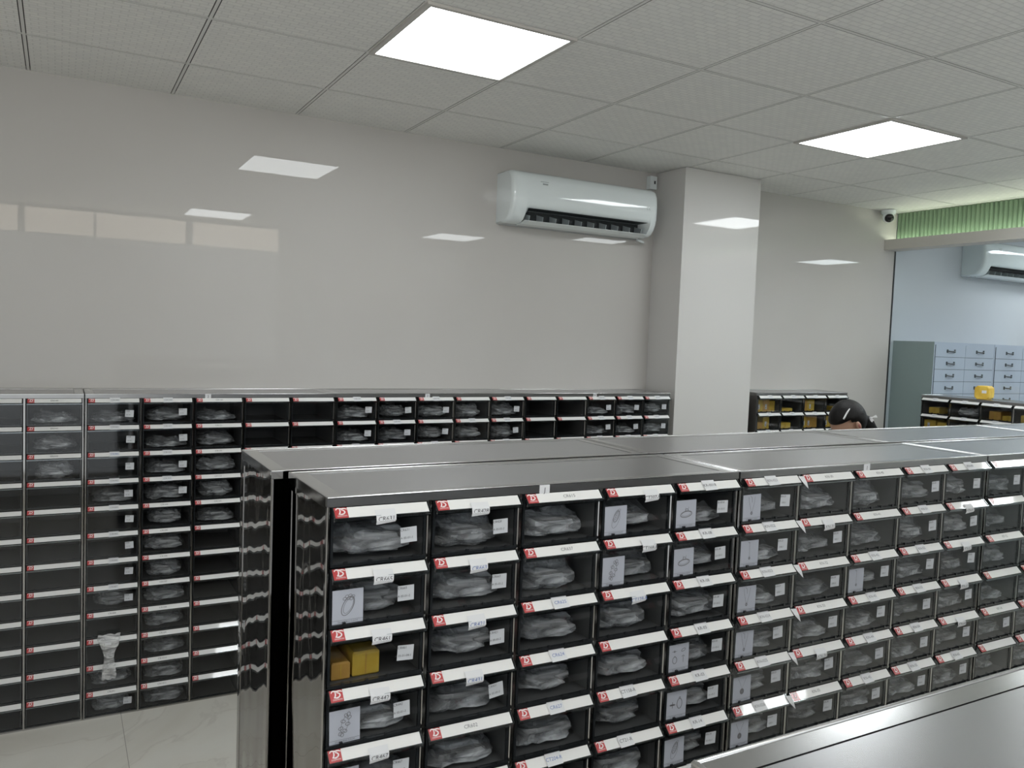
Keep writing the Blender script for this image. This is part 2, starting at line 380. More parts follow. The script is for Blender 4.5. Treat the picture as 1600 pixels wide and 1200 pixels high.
@cached
def flap_mesh(txt, ink, kind, fw):
    b = MB(); h = fw/2; n = .0024
    if kind == 'hang':
        e = SL(0, 1.09, .0022); top = SL(0, .50, n)
        hz = .017
        b.add([(-h, top[1], top[2]), (h, top[1], top[2]), (h, e[1], e[2]), (-h, e[1], e[2]), (h*.97, e[1]-.0018, e[2]-hz*.55), (-h, e[1]-.0018, e[2]-hz*.55), (h*.93, e[1]+.001, e[2]-hz*.8), (-h*.98, e[1]+.002, e[2]-hz)],
              [(0, 3, 2, 1), (3, 5, 4, 2), (5, 7, 6, 4)], 'flap')
        b.text(txt, ink, .0125, lambda x, y: (x, e[1]-.0016, e[2]-hz*.36+y))
    else:
        b.add([SL(-h, 1.10, n), SL(h, 1.06, n), SL(h, -.14, n), SL(-h, -.12, n)], [(0, 1, 2, 3)], 'flap')
        b.text(txt, ink, .0115, lambda x, y: SL(x, .52-y/.026, n+.0003))
    return b.mesh('paper_flap')
@cached
def written_mesh(txt, ink):
    b = MB(); b.text(txt, ink, .0115, lambda x, y: SL(x, .5-y/.026, .0005)); return b.mesh('handwriting')
def ring_art(b, kind):
    Y = -.0011
    def S(pts, wd, closed=False):
        k = len(pts); vs = []
        for i, (px, py) in enumerate(pts):
            a = pts[(i-1) % k if closed else max(i-1, 0)]; c = pts[(i+1) % k if closed else min(i+1, k-1)]
            dx, dy = c[0]-a[0], c[1]-a[1]; l = math.hypot(dx, dy) or 1
            vs += [(px-dy/l*wd, Y, py+dx/l*wd), (px+dy/l*wd, Y, py-dx/l*wd)]
        fs = [(2*i, 2*i+1, 2*((i+1) % k)+1, 2*((i+1) % k)) for i in range(k if closed else k-1)]
        b.add(vs, fs, 'grey_ink')
    def ell(cx, cy, rx, ry, a=0, n=22): return [(cx+rx*math.cos(t)*math.cos(a)-ry*math.sin(t)*math.sin(a), cy+rx*math.cos(t)*math.sin(a)+ry*math.sin(t)*math.cos(a)) for t in [2*PI*i/n for i in range(n)]]
    if kind == 'ring':       # tall tilted ring with clustered flowers on top
        S(ell(0, -.002, .019, .0095, 1.15), .0007, True); S(ell(.001, -.001, .016, .007, 1.15), .0004, True)
        for px, py in ((-.002, .016), (.004, .017), (.001, .012), (-.006, .012), (.006, .011), (.009, .015)): S(ell(px, py, .0032, .0026, .4, 9), .0005, True)
    elif kind == 'band':     # chain-like band
        for i in range(9):
            t = 2*PI*i/9; S(ell(.009*math.cos(t)*.6+.006*math.sin(t), .019*math.sin(t), .0042, .003, t, 9), .0006, True)
        S(ell(0, 0, .017, .006, 1.3), .0004, True)
    elif kind == 'flat':     # low ring with a set stone
        S(ell(0, -.004, .016, .007, .12), .001, True); S(ell(0, -.003, .013, .005, .12), .0004, True)
        S(ell(.001, .006, .004, .003, 0, 8), .0006, True); S([(-.004, .001), (-.002, .012), (0, .003)], .0004); S([(.005, .002), (.006, .013)], .0004)
    elif kind == 'set':
        S(ell(-.012, -.008, .006, .008), .0008, True); S([(-.020, .013), (-.006, .013)], .0005); S(ell(-.013, .013, .002, .002, 0, 7), .0008, True)
        S(ell(.012, .014, .006, .003, .4), .0007, True); S([(.012, -.001), (.012, -.016)], .0006); S([(.008, -.002), (.012, .001), (.016, -.002)], .0007); S(ell(-.012, .001, .0012, .0012, 0, 6), .0006, True)
    elif kind == 'pair':
        S(ell(.008, -.001, .007, .012), .0009, True); S(ell(.008, .013, .002, .002, 0, 7), .0008, True)
        S([(-.020, -.002), (-.004, -.002)], .0008); S([(-.012, .005), (-.012, -.010)], .0008)
        for px, py in ((-.012, -.002), (-.016, -.002), (-.008, -.002)): S(ell(px, py, .002, .002, 0, 6), .0006, True)
    elif kind == 'leaf':
        S(ell(.001, .006, .014, .006, 1.2), .0006, True); S(ell(0, -.002, .019, .008, 1.2), .0004, True)
        for i in range(6): S(ell(-.001+.0016*i, -.002+.0042*i, .005, .0022, .3, 8), .0004, True)
    elif kind == 'neck':
        S([(-.011, .024), (-.009, .010), (-.002, -.014)], .0004); S([(.009, .024), (.007, .008), (.001, -.014)], .0004)
        S(ell(-.001, -.017, .0022, .0032, 0, 8), .0013, True); S([(-.006, .026), (-.001, .022), (0, .010)], .0005)
    elif kind == 'drop':
        S([(-.003, .024), (-.0005, .020), (0, -.012)], .0004); S(ell(0, -.015, .0018, .003, 0, 8), .0012, True); S([(-.005, .025), (.001, .023)], .0006)
    elif kind == 'medal':
        S([(-.012, .024), (0, -.002), (.012, .024)], .0004); S(ell(0, -.009, .0035, .0048, 0, 12), .0030, True)
@cached
def card_mesh(kind, cw):
    b = MB(); h = cw/2; b.box(-h, h, -.0007, 0, -.0335, .0335, 'card')
    sub = MB(); ring_art(sub, kind)
    b.add([(x*cw/.062*1.12, y, z*1.05+.003) for x, y, z in sub.v], sub.f, 'grey_ink')
    b.box(-h, h, -.0010, -.0007, -.0268, -.0263, 'grey_ink')
    b.text('Silver 0.8mm 2.5CM', 'grey_ink', .0052, lambda x, y: (x*.95, -.0011, y-.0300))
    return b.mesh('picture_card')

random.seed(7)
BAG_SIZES = [(.185, .20, .050), (.17, .18, .042), (.18, .22, .060), (.15, .18, .05), (.185, .20, .030), (.14, .18, .055), (.18, .19, .064), (.17, .2, .036)]
@cached
def bag_mesh(i, dull):
    w_, d_, h_ = BAG_SIZES[i]; sd = Vector((i*7.3, i*3.1, 0))
    def fn(p):
        q = Vector((math.copysign(abs(p.x)**.6, p.x), math.copysign(abs(p.y)**.6, p.y), p.z))
        n1 = noise.noise(p*1.7+sd); n2 = noise.noise(p*4.5+sd*2); n3 = noise.ridged_multi_fractal(p*3+sd, 1, 2, 3, 1, 2) if hasattr(noise, 'ridged_multi_fractal') else 0
        k = 1+.28*n1+.20*n2
        z = q.z*(1+.6*n1+.4*n2)
        if z < 0: z = z*.5
        return Vector((q.x*min(k, 1.08), q.y*min(k, 1.08), z))
    b = MB(); b.ball((0, 0, 0), (w_/2, d_/2, h_*.75), 'bag_dim' if dull else 'bag', 22, 14, fn, False)
    rnd = random.Random(i*17+3)
    for a in range(4):   # loose folds of film standing up at the front
        x0 = rnd.uniform(-.5, .05)*w_; ww = rnd.uniform(.35, .6)*w_; hh = rnd.uniform(.035, .075); y0 = -d_*(.46-.09*a); lean = rnd.uniform(.2, .9); sk = rnd.uniform(-.02, .02)
        rows = []
        for t_ in range(6):
            t = t_/5; rows.append([Vector((max(-.09, min(.09, x0+ww*u*(1-.35*t)+sk*t)), max(-.100, y0+lean*hh*t+.008*noise.noise(Vector((u*5, t*4, i+a*3.3)))), h_*.02+hh*t*(.75+.45*noise.noise(Vector((u*3, a*5+i, 0)))))) for u in [k/9 for k in range(10)]])
        b.loft(rows, 'film', False, False, False)
    zmin = min(v[2] for v in b.v); b.v = [(x, y, z-zmin) for x, y, z in b.v]
    zx = max(v[2] for v in b.v); k_ = min(1, .082/zx); b.v = [(x, y, z*k_) for x, y, z in b.v]
    y0_ = min(v[1] for v in b.v); k_ = min(1, .100/-y0_); b.v = [(x, y*k_, z) for x, y, z in b.v]
    xm = max(abs(v[0]) for v in b.v); lim = .093
    if xm > lim: b.v = [(x*lim/xm, y, z) for x, y, z in b.v]
    return b.mesh('plastic_bag')
@cached
def box_mesh(kind, w, d, h):
    b = MB(); m_ = kind; r = .003
    rings = []
    for z, i in ((0, r), (r, 0), (h-r, 0), (h, r)): rings.append([Vector(p) for p in ((i, i, z), (w-i, i, z), (w-i, d-i, z), (i, d-i, z))])
    b.loft(rings, m_, True, True, False)
    b.box(w*.48, w*.52, -.0006, 0, .004, h-.004, 'kraft' if kind == 'yellow' else 'yellow')
    return b.mesh('cardboard_box')
@cached
def boxlabel_mesh(): b = MB(); b.box(0, .017, -.0012, -.0006, 0, .034, 'white'); b.box(.005, .011, -.0016, -.0012, .006, .013, 'ink'); return b.mesh('sticker')

ORD = ['top', 'second', 'third', 'fourth', 'fifth', 'sixth', 'seventh', 'eighth', 'ninth', 'tenth', 'eleventh', 'bottom']
ORC = ['leftmost', 'second', 'third', 'fourth', 'fifth']
HC = 1.464; ZT0 = 1.445
PAPER_NUM = {}
def cabinet(key, label, x0, y0, w, d, ncol, rows, opt, rz=0, cols=None, mark=None, marknum=2, front=True, where='', logo=True):
    """stainless cabinet; origin = front left foot, local y runs into the depth"""
    t = thing('drawer_cabinet', label, 'cabinet', (x0, y0, 0), rz, 'stainless steel drawer cabinets')
    cw = (w-.002)/ncol; x_in = .001
    # top: rim sheet with sunk field
    b = MB(); R = .028; z = HC
    for a in ((0, w, 0, R), (0, w, d-R, d), (0, R*1.3, R, d-R), (w-R*1.3, w, R, d-R)): b.box(a[0], a[1], a[2], a[3], z-.002, z, 'rim')
    b.box(R*1.3+.0012, w-R*1.3-.0012, R+.0012, d-R-.0012, z-.003, z-.0008, 'steel_top'); b.box(.002, w-.002, .002, d-.002, z-.005, z-.0035, 'dark')
    for yy in (.0022, d-.0022): b.tube([(.001, yy, z-.0004), (w-.001, yy, z-.0004)], .0022, 'rim', 8)
    for xx in (.0022, w-.0022): b.tube([(xx, .001, z-.0004), (xx, d-.001, z-.0004)], .0022, 'rim', 8)
    b.build('top_panel', t)
    # frame: rails, posts
    b = MB()
    SM = 'steel' if front else 'steel_side'
    b.box(0, w, 0, .012, ZT0+.001, z-.002, 'rail' if front else SM); b.box(0, w, d-.012, d, z-.022, z-.002, 'steel')
    b.box(0, w, .001, .012, 0, .0075, 'steel')
    for i in range(ncol+1):
        xa = x_in+i*cw; e = .0058
        xa0, xa1 = (max(0, xa-e), min(w, xa+e)) if 0 < i < ncol else ((0, .0075) if i == 0 else (w-.0075, w))
        rr = .0022
        ring = lambda zz: [Vector(p) for p in ((xa0, .012, zz), (xa0, rr, zz), (xa0+rr, 0, zz), (xa1-rr, 0, zz), (xa1, rr, zz), (xa1, .012, zz))]
        b.loft([ring(0), ring(ZT0+.002)], SM, True, True, False)
        if 0 < i < ncol and front: b.box(xa-.001, xa+.001, .012, d-.014, 0, z-.03, 'tray')
    b.build('frame', t)
    for nm, xa in (('side_panel', 0), ('side_panel', w)):
        s = 1 if xa == 0 else -1
        b = MB(); xx = sorted((xa, xa+s*.0015)); b.box(xx[0]+(.0012 if s > 0 else -.0012), xx[1]+(.0012 if s > 0 else -.0012), .03, d-.03, .02, z-.035, 'steel_side')
        xx = sorted((xa, xa+s*.003)); 
        for a in ((.0122, .03, 0, z-.0225), (d-.03, d-.0002, 0, z-.0225), (.03, d-.03, z-.035, z-.0225), (.03, d-.03, 0, .02)): b.box(xx[0], xx[1], a[0], a[1], a[2], a[3], 'steel_side')
        xx = sorted((xa+s*.0032, xa+s*.004)); b.box(xx[0], xx[1], .014, d-.014, .01, z-.03, 'dark')
        b.box(min(xa, xa+s*.004), max(xa, xa+s*.004), .0122, d-.0122, z-.0222, z-.0021, 'steel')
        b.build(nm, t)
    b = MB(); b.box(.005, w-.005, d-.004, d-.001, .005, z-.024, 'steel_side' if not front else 'tray'); b.build('back_panel', t)
    if mark:
        b = MB(); xm = x_in+cw*(marknum+.28)
        b.box(xm-.013, xm+.013, -.0008, -.0001, ZT0-.004, z-.001, 'flap'); b.quad((xm-.013, -.0005, z+.0004), (xm+.013, -.0005, z+.0004), (xm+.013, .008, z+.0004), (xm-.013, .008, z+.0004), 'flap')
        b.text(mark, 'ink', .016, lambda x, y: (xm+x, -.0012, y+ZT0+.006)); b.build('number_sticker', t)
    if not front: return t
    random.seed(hash(key) % 1000 if False else sum(map(ord, key)))
    R_ = Matrix.Rotation(rz, 4, 'Z')
    for c in (cols if cols is not None else range(ncol)):
        for r in range(rows):
            o = opt(c, r) or {}
            p = (x_in+c*cw, .0005, ZT0-r*PITCH_Z)
            q = (round(cw, 5),)
            dr = obj('drawer', drawer_mesh(q[0], round(d-.03, 4)), t, p)
            if o.get('label'): dr['label'] = o['label']
            obj('front_pane', pane_mesh(q[0]), dr); obj('label_holder', holder_mesh(q[0]), dr); 
            lg = logo and not o.get('nologo'); obj('label_strip', strip_mesh(q[0], lg), dr)
            if lg: obj('logo_sticker', logo_mesh(), dr)
            if o.get('tag'):
                a = random.uniform(-.06, .06) if not o.get('tilt') else o['tilt']
                g_ = obj('price_tag', tag_mesh(o['tag'][0], o['tag'][1], .0175), dr, (cw-.045+random.uniform(-.004, .003), .0006, -.0665+random.uniform(-.003, .004)), (0, a, 0))
            if o.get('flap'):
                f = o['flap']; obj('paper_flap', flap_mesh(f[0], f[1], f[2], .041), dr, (cw*f[3], 0, 0), (0, random.uniform(-.04, .04), 0) if f[2] == 'hang' else None)
            if o.get('wr'): obj('handwriting', written_mesh(o['wr'][0], o['wr'][1]), dr, (cw*o['wr'][2], 0, 0))
            if o.get('corner'):
                b = MB(); xx = cw-STILE; b.add([SL(xx-.004, .25, .003), SL(xx+.013, .35, .006), SL(xx+.012, 1.1, .004), SL(xx-.002, 1.0, .003), (xx+.016, -.026, -.034)], [(0, 3, 2, 1), (3, 4, 2)], 'flap'); b.build('paper_corner', dr)
            if o.get('card'): obj('picture_card', card_mesh(o['card'], .062), dr, (STILE+.0385, .0006, -.0765), (0, random.uniform(-.02, .02), 0))
            def world(lx, ly, lz): return Vector((x0, y0, 0))+R_ @ Vector((p[0]+lx, p[1]+ly, p[2]+lz))
            fl = -DH+.0034
            if o.get('bag') is not None:
                i = o['bag']; dull = o.get('dull', False)
                bw = BAG_SIZES[i][0]
                px = cw*.5+random.uniform(-.5, .5)*max(0, cw-.03-2*.094)
                g_ = obj('plastic_bag', bag_mesh(i, dull), None, world(px, .112, fl), (0, 0, rz+random.uniform(-.03, .03)))
                tag(g_, f'clear plastic bag in {ORD[r]} drawer, {ORC[c]} column of {where}', 'plastic bag', 'clear plastic bags stored in the drawers')
            if o.get('boxes'):
                for j, (kind, bx, bw, bh, st) in enumerate(o['boxes']):
                    side = ('only one',) if len(o['boxes']) == 1 else (('left', 'right') if len(o['boxes']) == 2 else ('left', 'middle', 'right')); side = side[j]
                    g_ = thing('cardboard_box', f'{"yellow" if kind=="yellow" else "orange"} cardboard box, {side} in {ORD[r]} drawer, {ORC[c]} column of {where}', 'box', world(bx, .022+.004*j, fl), rz, 'yellow boxes kept in the drawers')
                    obj('carton', box_mesh(kind, bw, .14, bh), g_)
                    if st: obj('sticker', boxlabel_mesh(), g_, (bw*.3, 0, bh*.2))
    return t

# ---- contents tables
N1t = [[('CR631', 'CR665', 'CR461', 'CR442', 'CR467', 'CR470'), ('A 05-01-1', 'A 05-01-2', 'A 05-01-04-1', 'A 05-01-2', 'A 05-01-3', 'A 05-01-3')]]
c1 = ['CR428', 'CR663', 'CR421', 'CR431', 'CR602', 'CR603']; c2 = ['CR615', 'CR637', 'CR625', 'CR624', 'CR627', 'CT204-R']; c3 = ['CT207-R', 'CT168-R', 'CT128-R', 'CT12', 'CT158-R', 'CT21-R']; c4 = ['KR-0018', 'KR-08', 'KR-08', 'KR-03', 'KR-03', 'KR-14']
def optN1(c, r):
    i = min(r, 5); o = {'bag': (c*3+r*5) % 8, 'dull': (c+r) % 3 == 1}
    if c == 0:
        o['flap'] = (N1t[0][0][i], 'ink', 'hang', .52); o['tag'] = (N1t[0][0][i], N1t[0][1][i])
        if r in (1, 3, 4, 5): o['card'] = {1: 'ring', 3: 'band', 4: 'ring', 5: 'band'}[r]
        if r == 2: o['bag'] = None; o['boxes'] = [('kraft', .022, .038, .036, False), ('yellow', .066, .056, .05, False)]
    if c == 1:
        if r != 4: o['flap'] = (c1[i], 'blue_ink' if r in (1, 2, 3) else 'ink', 'hang', .50 if r != 3 else .5)
        else: o['wr'] = (c1[i], 'grey_ink', .5)
        if r < 4: o['tag'] = (c1[i], 'A 05-05-2')
        if r == 3: o['tilt'] = -.12
    if c == 2:
        if r < 2: o['wr'] = (c2[i], 'grey_ink', .56)
        else: o['flap'] = (c2[i], 'blue_ink', 'slope', .50)
    if c == 3:
        if r in (0, 1, 2): o['flap'] = (c3[i], 'blue_ink' if r == 2 else 'ink', 'hang', .62 if r < 2 else .5)
        elif r != 3: o['flap'] = (c3[i], 'ink', 'slope', .45)
        if r in (0, 1): o['card'] = ('leaf', 'band')[r]
    if c == 4:
        o['flap'] = (c4[i], 'ink', 'slope', .5)
        if r not in (2,): o['card'] = ['flat', 'flat', None, 'set', 'pair', 'leaf', 'ring', 'ring', 'ring'][r] if r < 9 else None
        o['tag'] = (c4[i], 'D1-03-2')
        if r == 2: o['wr'] = None
    return o
def optN2(c, r):
    o = {'bag': (c*5+r*3+1) % 8, 'dull': (c+r) % 3 == 0}
    if c == 0:
        o['card'] = ['neck', 'drop', 'neck', 'neck', 'medal', 'medal', 'neck', 'drop', 'neck'][r % 9]; o['flap'] = ('KN-0'+str(21+r), 'grey_ink', 'slope', .48); o['corner'] = True; o['tag'] = ('KN-21', 'D02-1')
    if c == 1:
        if r in (1, 4): o['flap'] = ('KN-3'+str(r), 'grey_ink', 'hang', .5)
        else: o['wr'] = ('KN-3'+str(r), 'grey_ink', .5)
        if r: o['tag'] = ('KN-30', 'D02-2')
    if c == 2:
        if r in (2, 3, 4, 5): o['flap'] = ('KN-4'+str(r), 'grey_ink', 'slope', .5)
        else: o['wr'] = ('KN-4'+str(r), 'grey_ink', .5)
        if r == 2: o['card'] = 'drop'
        if r >= 2: o['tag'] = ('KN-42', 'D02-3')
    if c == 3: o['flap'] = ('KN-5'+str(r), 'ink', 'slope', .5); o['tag'] = ('KN-50', 'D02-4')
    if c == 4: o['flap'] = ('KN-6'+str(r), 'ink', 'hang' if r in (1, 2, 3, 4) else 'slope', .5); o['tag'] = ('KN-60', 'D02-5')
    return o
def optN3(c, r):
    o = {'bag': (c*5+r*7+2) % 8, 'dull': True}
    if c == 0 and r in (0, 4): o['tag'] = ('KP-10', 'D03-1')
    if r % 2 == 0: o['wr'] = ('KP-1'+str(r), 'grey_ink', .5)
    return o
def optB0(c, r):
    o = {}
    if c == 4 and r < 3: o['bag'] = (4, 1, 3)[r]; o['wr'] = ('ER0'+str(40+r), 'ink', .5)
    return o
def optB1(c, r):
    o = {}
    if c == 0:
        if r < 8: o['flap'] = ('CR0'+str(80+r), 'blue_ink' if r == 2 else 'grey_ink', 'slope', .52)
        else: o['wr'] = ('CR0'+str(80+r), 'grey_ink', .5)
        if r < 8 or r == 11: o['tag'] = ('CR08', 'A1-02')
        if r in (0, 3, 7, 10, 11): o['bag'] = (4, 7, 5, 1, 3)[(0, 3, 7, 10, 11).index(r)]; o['dull'] = r < 8
    if c == 1:
        o['bag'] = (r*3+1) % 8
        if r < 4: o['tag'] = ('CR10', 'A1-03'); o['flap'] = ('CR10'+str(r), 'grey_ink', 'slope', .5)
        else: o['wr'] = ('CR10'+str(r), 'grey_ink', .45)
    if c == 2:
        if r < 5: o['bag'] = (4, 1, 6, 3, 7)[r]; o['wr'] = ('CR12'+str(r), 'grey_ink', .5)
    return o
def optB2(c, r):
    o = {'bag': (c*3+r*5+2) % 8, 'dull': c == 1}
    if (c+r) % 2 == 0 or c == 4: o['flap'] = ('CR14'+str(r), 'grey_ink', 'slope', .5)
    if c in (0, 1, 2, 4): o['tag'] = ('CR14', 'A2-01')
    return o
def optB3(c, r):
    o = {}
    if c >= 2: o = {'bag': (c*3+r*5+1) % 8, 'flap': ('CR16'+str(r), 'grey_ink', 'slope', .5), 'tag': ('CR16', 'A2-03')}
    return o
def optY(c, r):
    o = {'nologo': True, 'flap': ('PK-'+str(10*c+r), 'grey_ink', 'slope', .5)}
    bx = {(0, 0): [('yellow', .012, .065, .082, True), ('kraft', .085, .06, .085, True), ('yellow', .15, .05, .075, False)], (1, 0): [('yellow', .02, .12, .022, False)], (2, 0): [('kraft', .03, .03, .08, False), ('yellow', .065, .075, .08, True)],
          (3, 0): [('yellow', .10, .05, .03, False)], (0, 1): [('kraft', .012, .07, .05, False), ('yellow', .09, .06, .085, True)], (1, 1): [('yellow', .03, .10, .04, False)], (2, 1): [('yellow', .012, .05, .08, True), ('kraft', .066, .05, .08, True), ('kraft', .12, .06, .08, False)],
          (3, 1): [('yellow', .012, .07, .08, True), ('kraft', .09, .08, .07, True)]}
    if (c, r) in bx: o['boxes'] = bx[(c, r)]
    return o
def optG(c, r):
    o = {'nologo': True, 'flap': ('GF-'+str(10*c+r), 'grey_ink', 'slope', .5)}
    bx = {(0, 0): [('yellow', .05, .08, .045, False)], (0, 1): [('yellow', .02, .09, .07, True), ('yellow', .12, .07, .06, False)], (2, 0): [('kraft', .05, .08, .06, False), ('yellow', .14, .07, .035, False)],
          (3, 0): [('yellow', .04, .10, .05, True)], (2, 1): [('yellow', .05, .1, .05, False)], (4, 0): [('yellow', .04, .10, .05, True)]}
    if (c, r) in bx: o['boxes'] = bx[(c, r)]
    if c == 1: o['bag'] = 6
    return o
MAT_PANES = None
# ---- wall row
cabinet('B0', 'steel drawer cabinet at the far left of the wall row, mostly empty drawers', -1.492, -.402, 1.114, .332, 5, 12, optB0, cols=[0, 1, 2, 3, 4], mark='1', where='the far left wall cabinet')
cabinet('B1', 'second steel drawer cabinet of the wall row, with plastic bags and white tags', -.373, -.402, 1.114, .332, 5, 12, optB1, mark='2', where='the second wall cabinet')
cabinet('B2', 'third steel drawer cabinet of the wall row, only its top drawers showing', .744, -.398, 1.098, .328, 5, 5, optB2, mark='3', where='the third wall cabinet')
cabinet('B3', 'fourth steel drawer cabinet of the wall row, ending beside the pillar', 1.846, -.394, 1.064, .324, 5, 5, optB3, mark='4', where='the cabinet left of the pillar')
cabinet('Y', 'steel drawer cabinet right of the pillar filled with yellow boxes', 3.69, -.375, .91, .305, 4, 4, optY, where='the cabinet beyond the pillar', logo=False)
cabinet('G', 'steel drawer cabinet standing against the glass partition with yellow boxes inside', 5.19, -.565, 1.13, .25, 5, 4, optG, rz=-PI/2, where='the cabinet against the glass', logo=False)
# ---- island: front row, then its back row
cabinet('N1', 'nearest steel drawer cabinet with ring pictures, left end of the front row', -.024, -2.89, 1.064, .303, 5, 9, optN1, mark='J', where='the nearest cabinet')
cabinet('N2', 'second steel drawer cabinet of the front row with necklace pictures in its first column', 1.046, -2.89, 1.064, .303, 5, 9, optN2, mark='I', where='the second front cabinet')
cabinet('N3', 'third steel drawer cabinet of the front row, cut by the right frame edge', 2.116, -2.89, 1.064, .303, 5, 8, optN3, cols=[0, 1, 2], where='the third front cabinet')
cabinet('N4', 'steel cabinet past the right end of the front row, top just showing', 3.186, -2.89, 1.064, .303, 5, 0, lambda c, r: {}, where='')
for k, lb in enumerate(['steel cabinet back to back behind the nearest front cabinet', 'steel cabinet behind the second front cabinet, below the pillar', 'steel cabinet behind the third front cabinet, in front of the bowed person', 'rightmost steel cabinet of the rear island row']):
    cabinet('R'+str(k), lb, -.056+1.069*k, -2.562, 1.065, .34, 5, 0, lambda c, r: {}, front=False)
cabinet('F1', 'steel cabinet in the bottom right corner, only its top and rolled edge showing', 1.019, -3.94, 1.064, .335, 5, 10, lambda c, r: {}, rz=PI, where='')
cabinet('F2', 'steel cabinet right of the bottom right corner one, mostly out of frame', 2.089, -3.94, 1.064, .335, 5, 10, lambda c, r: {}, rz=PI, where='')

# bag hanging out over a lower drawer of the second wall cabinet
b = MB(); rings = []
for i in range(13):
    t = i/12; z = .405-.20*t; w_ = .046*(1-.6*min(1, t*2.2)*(1-.3*t))*(1+.12*math.sin(9*t)); dep = .004+.012*math.sin(PI*min(1, t*1.1))
    rings.append([Vector((w_*math.cos(a)*(1+.15*noise.noise(Vector((a*2, t*6, 0)))), -dep*abs(math.sin(a))*(1 if math.sin(a) > 0 else .1)-.001+.006*noise.noise(Vector((a*3, t*9, 3))), z+.006*math.sin(3*a))) for a in [2*PI*k/18 for k in range(18)]])
b.loft(rings, 'bag_dim', True, True, False)
b.box(-.018, .008, -.0205, -.0200, .365, .377, 'flap')
o = b.build('plastic_bag', None, (-.272, -.4265, -.02)); tag(o, 'long clear plastic bag hanging out over a drawer front low on the second wall cabinet', 'plastic bag')

# ------------------------------------------------------------------ air conditioners
def make_ac(loc, label):
    t = thing('air_conditioner', label, 'air conditioner', loc, 0, 'wall air conditioners'); Wd = 1.055; Hh = .305
    # profile in (y, z): y negative = out of the wall, z from bottom 0
    up = [(-.203, .11), (-.206, .15), (-.205, .20), (-.200, .25), (-.185, .282), (-.155, .300), (-.11, .305), (0, .305)]
    prof14 = [(0, 0), (-.09, .003), (-.135, .010), (-.158, .022), (-.178, .045), (-.195, .078)]+up
    notch = [(0, 0), (-.06, .003), (-.080, .006), (-.070, .035), (-.075, .086), (-.190, .090)]+up
    def ring(x, pr, s=1): return [Vector((x, p[0]*s, .15+(p[1]-.15)*(.5+.5*s) if s < 1 else p[1])) for p in pr]
    b = MB()
    b.loft([ring(0, prof14, .86), ring(.004, prof14, .93), ring(.014, prof14, .98), ring(.03, prof14, 1), ring(.095, prof14)], 'white_plastic', True, True)
    b.loft([ring(.095, prof14), ring(.112, notch)], 'white_plastic', True, False)
    b.loft([ring(.112, notch), ring(Wd-.07, notch)], 'white_plastic', True, False)
    b.loft([ring(Wd-.07, notch), ring(Wd-.055, prof14)], 'white_plastic', True, False)
    b.loft([ring(Wd-.055, prof14), ring(Wd-.03, prof14, 1), ring(Wd-.014, prof14, .98), ring(Wd-.004, prof14, .93), ring(Wd, prof14, .86)], 'white_plastic', True, True)
    b.build('body', t)
    b = MB(); b.box(.113, Wd-.071, -.186, -.082, .0865, .0885, 'outlet'); b.box(.113, Wd-.071, -.086, -.083, .006, .087, 'outlet')
    b.build('air_outlet', t)
    b = MB(); x0, x1 = .10, Wd-.065
    pr = [(-.075, .004), (-.120, .008), (-.168, .020), (-.170, .017), (-.122, .003), (-.075, -.001)]
    b.loft([[Vector((x, p[0], p[1])) for p in pr] for x in (x0, x1)], 'white_plastic', True, True, False); b.build('louver', t)
    for i in range(10):
        x = .135+i*(Wd-.235)/9; b = MB()
        b.add([(x, -.088, .010), (x, -.158, .020), (x, -.164, .048), (x, -.088, .068), (x+.004, -.088, .010), (x+.004, -.158, .020), (x+.004, -.164, .048), (x+.004, -.088, .068)],
              [(0, 1, 2, 3), (7, 6, 5, 4), (0, 4, 5, 1), (1, 5, 6, 2), (2, 6, 7, 3), (3, 7, 4, 0)], 'grey_plastic'); b.build('vane', t)
    b = MB(); b.box(.18, .235, -.2025, -.2005, .243, .246, 'grey_plastic'); b.box(.195, .230, -.2035, -.2015, .228, .236, 'grey_plastic'); b.build('brand_mark', t)
    b = MB()
    for k in (0, 1): b.tube([(Wd-.09+.018*k+.006*math.cos(a), -.2075, .175+.009*math.sin(a)) for a in [.4+i*.55 for i in range(10)]], .0006, 'grey_ink', 4)
    b.build('emblem', t); return t
make_ac((1.79, YW-.001, H-.447), 'white split air conditioner high on the wall left of the pillar')
make_ac((6.35, YW-.001, H-.445), 'white split air conditioner on the wall behind the glass partition')
t = thing('socket_box', 'small white power box on the wall above the air conditioner, beside the pillar', 'power box', (2.925, YW-.001, H-.11))
b = MB(); b.box(-.028, .028, -.038, 0, 0, .085, 'white_plastic'); b.build('housing', t)
b = MB(); b.box(.004, .016, -.0395, -.038, .035, .055, 'outlet'); b.build('switch', t)
b = MB(); b.tube([(2.80, YW-.05, H-.452), (2.83, YW-.05, H-.457), (2.86, YW-.04, H-.46), (2.885, YW-.012, H-.458)], .008, 'white_plastic', 8)
tag(b.build('drain_pipe'), 'short white drain pipe stub under the right end of the air conditioner', 'pipe')

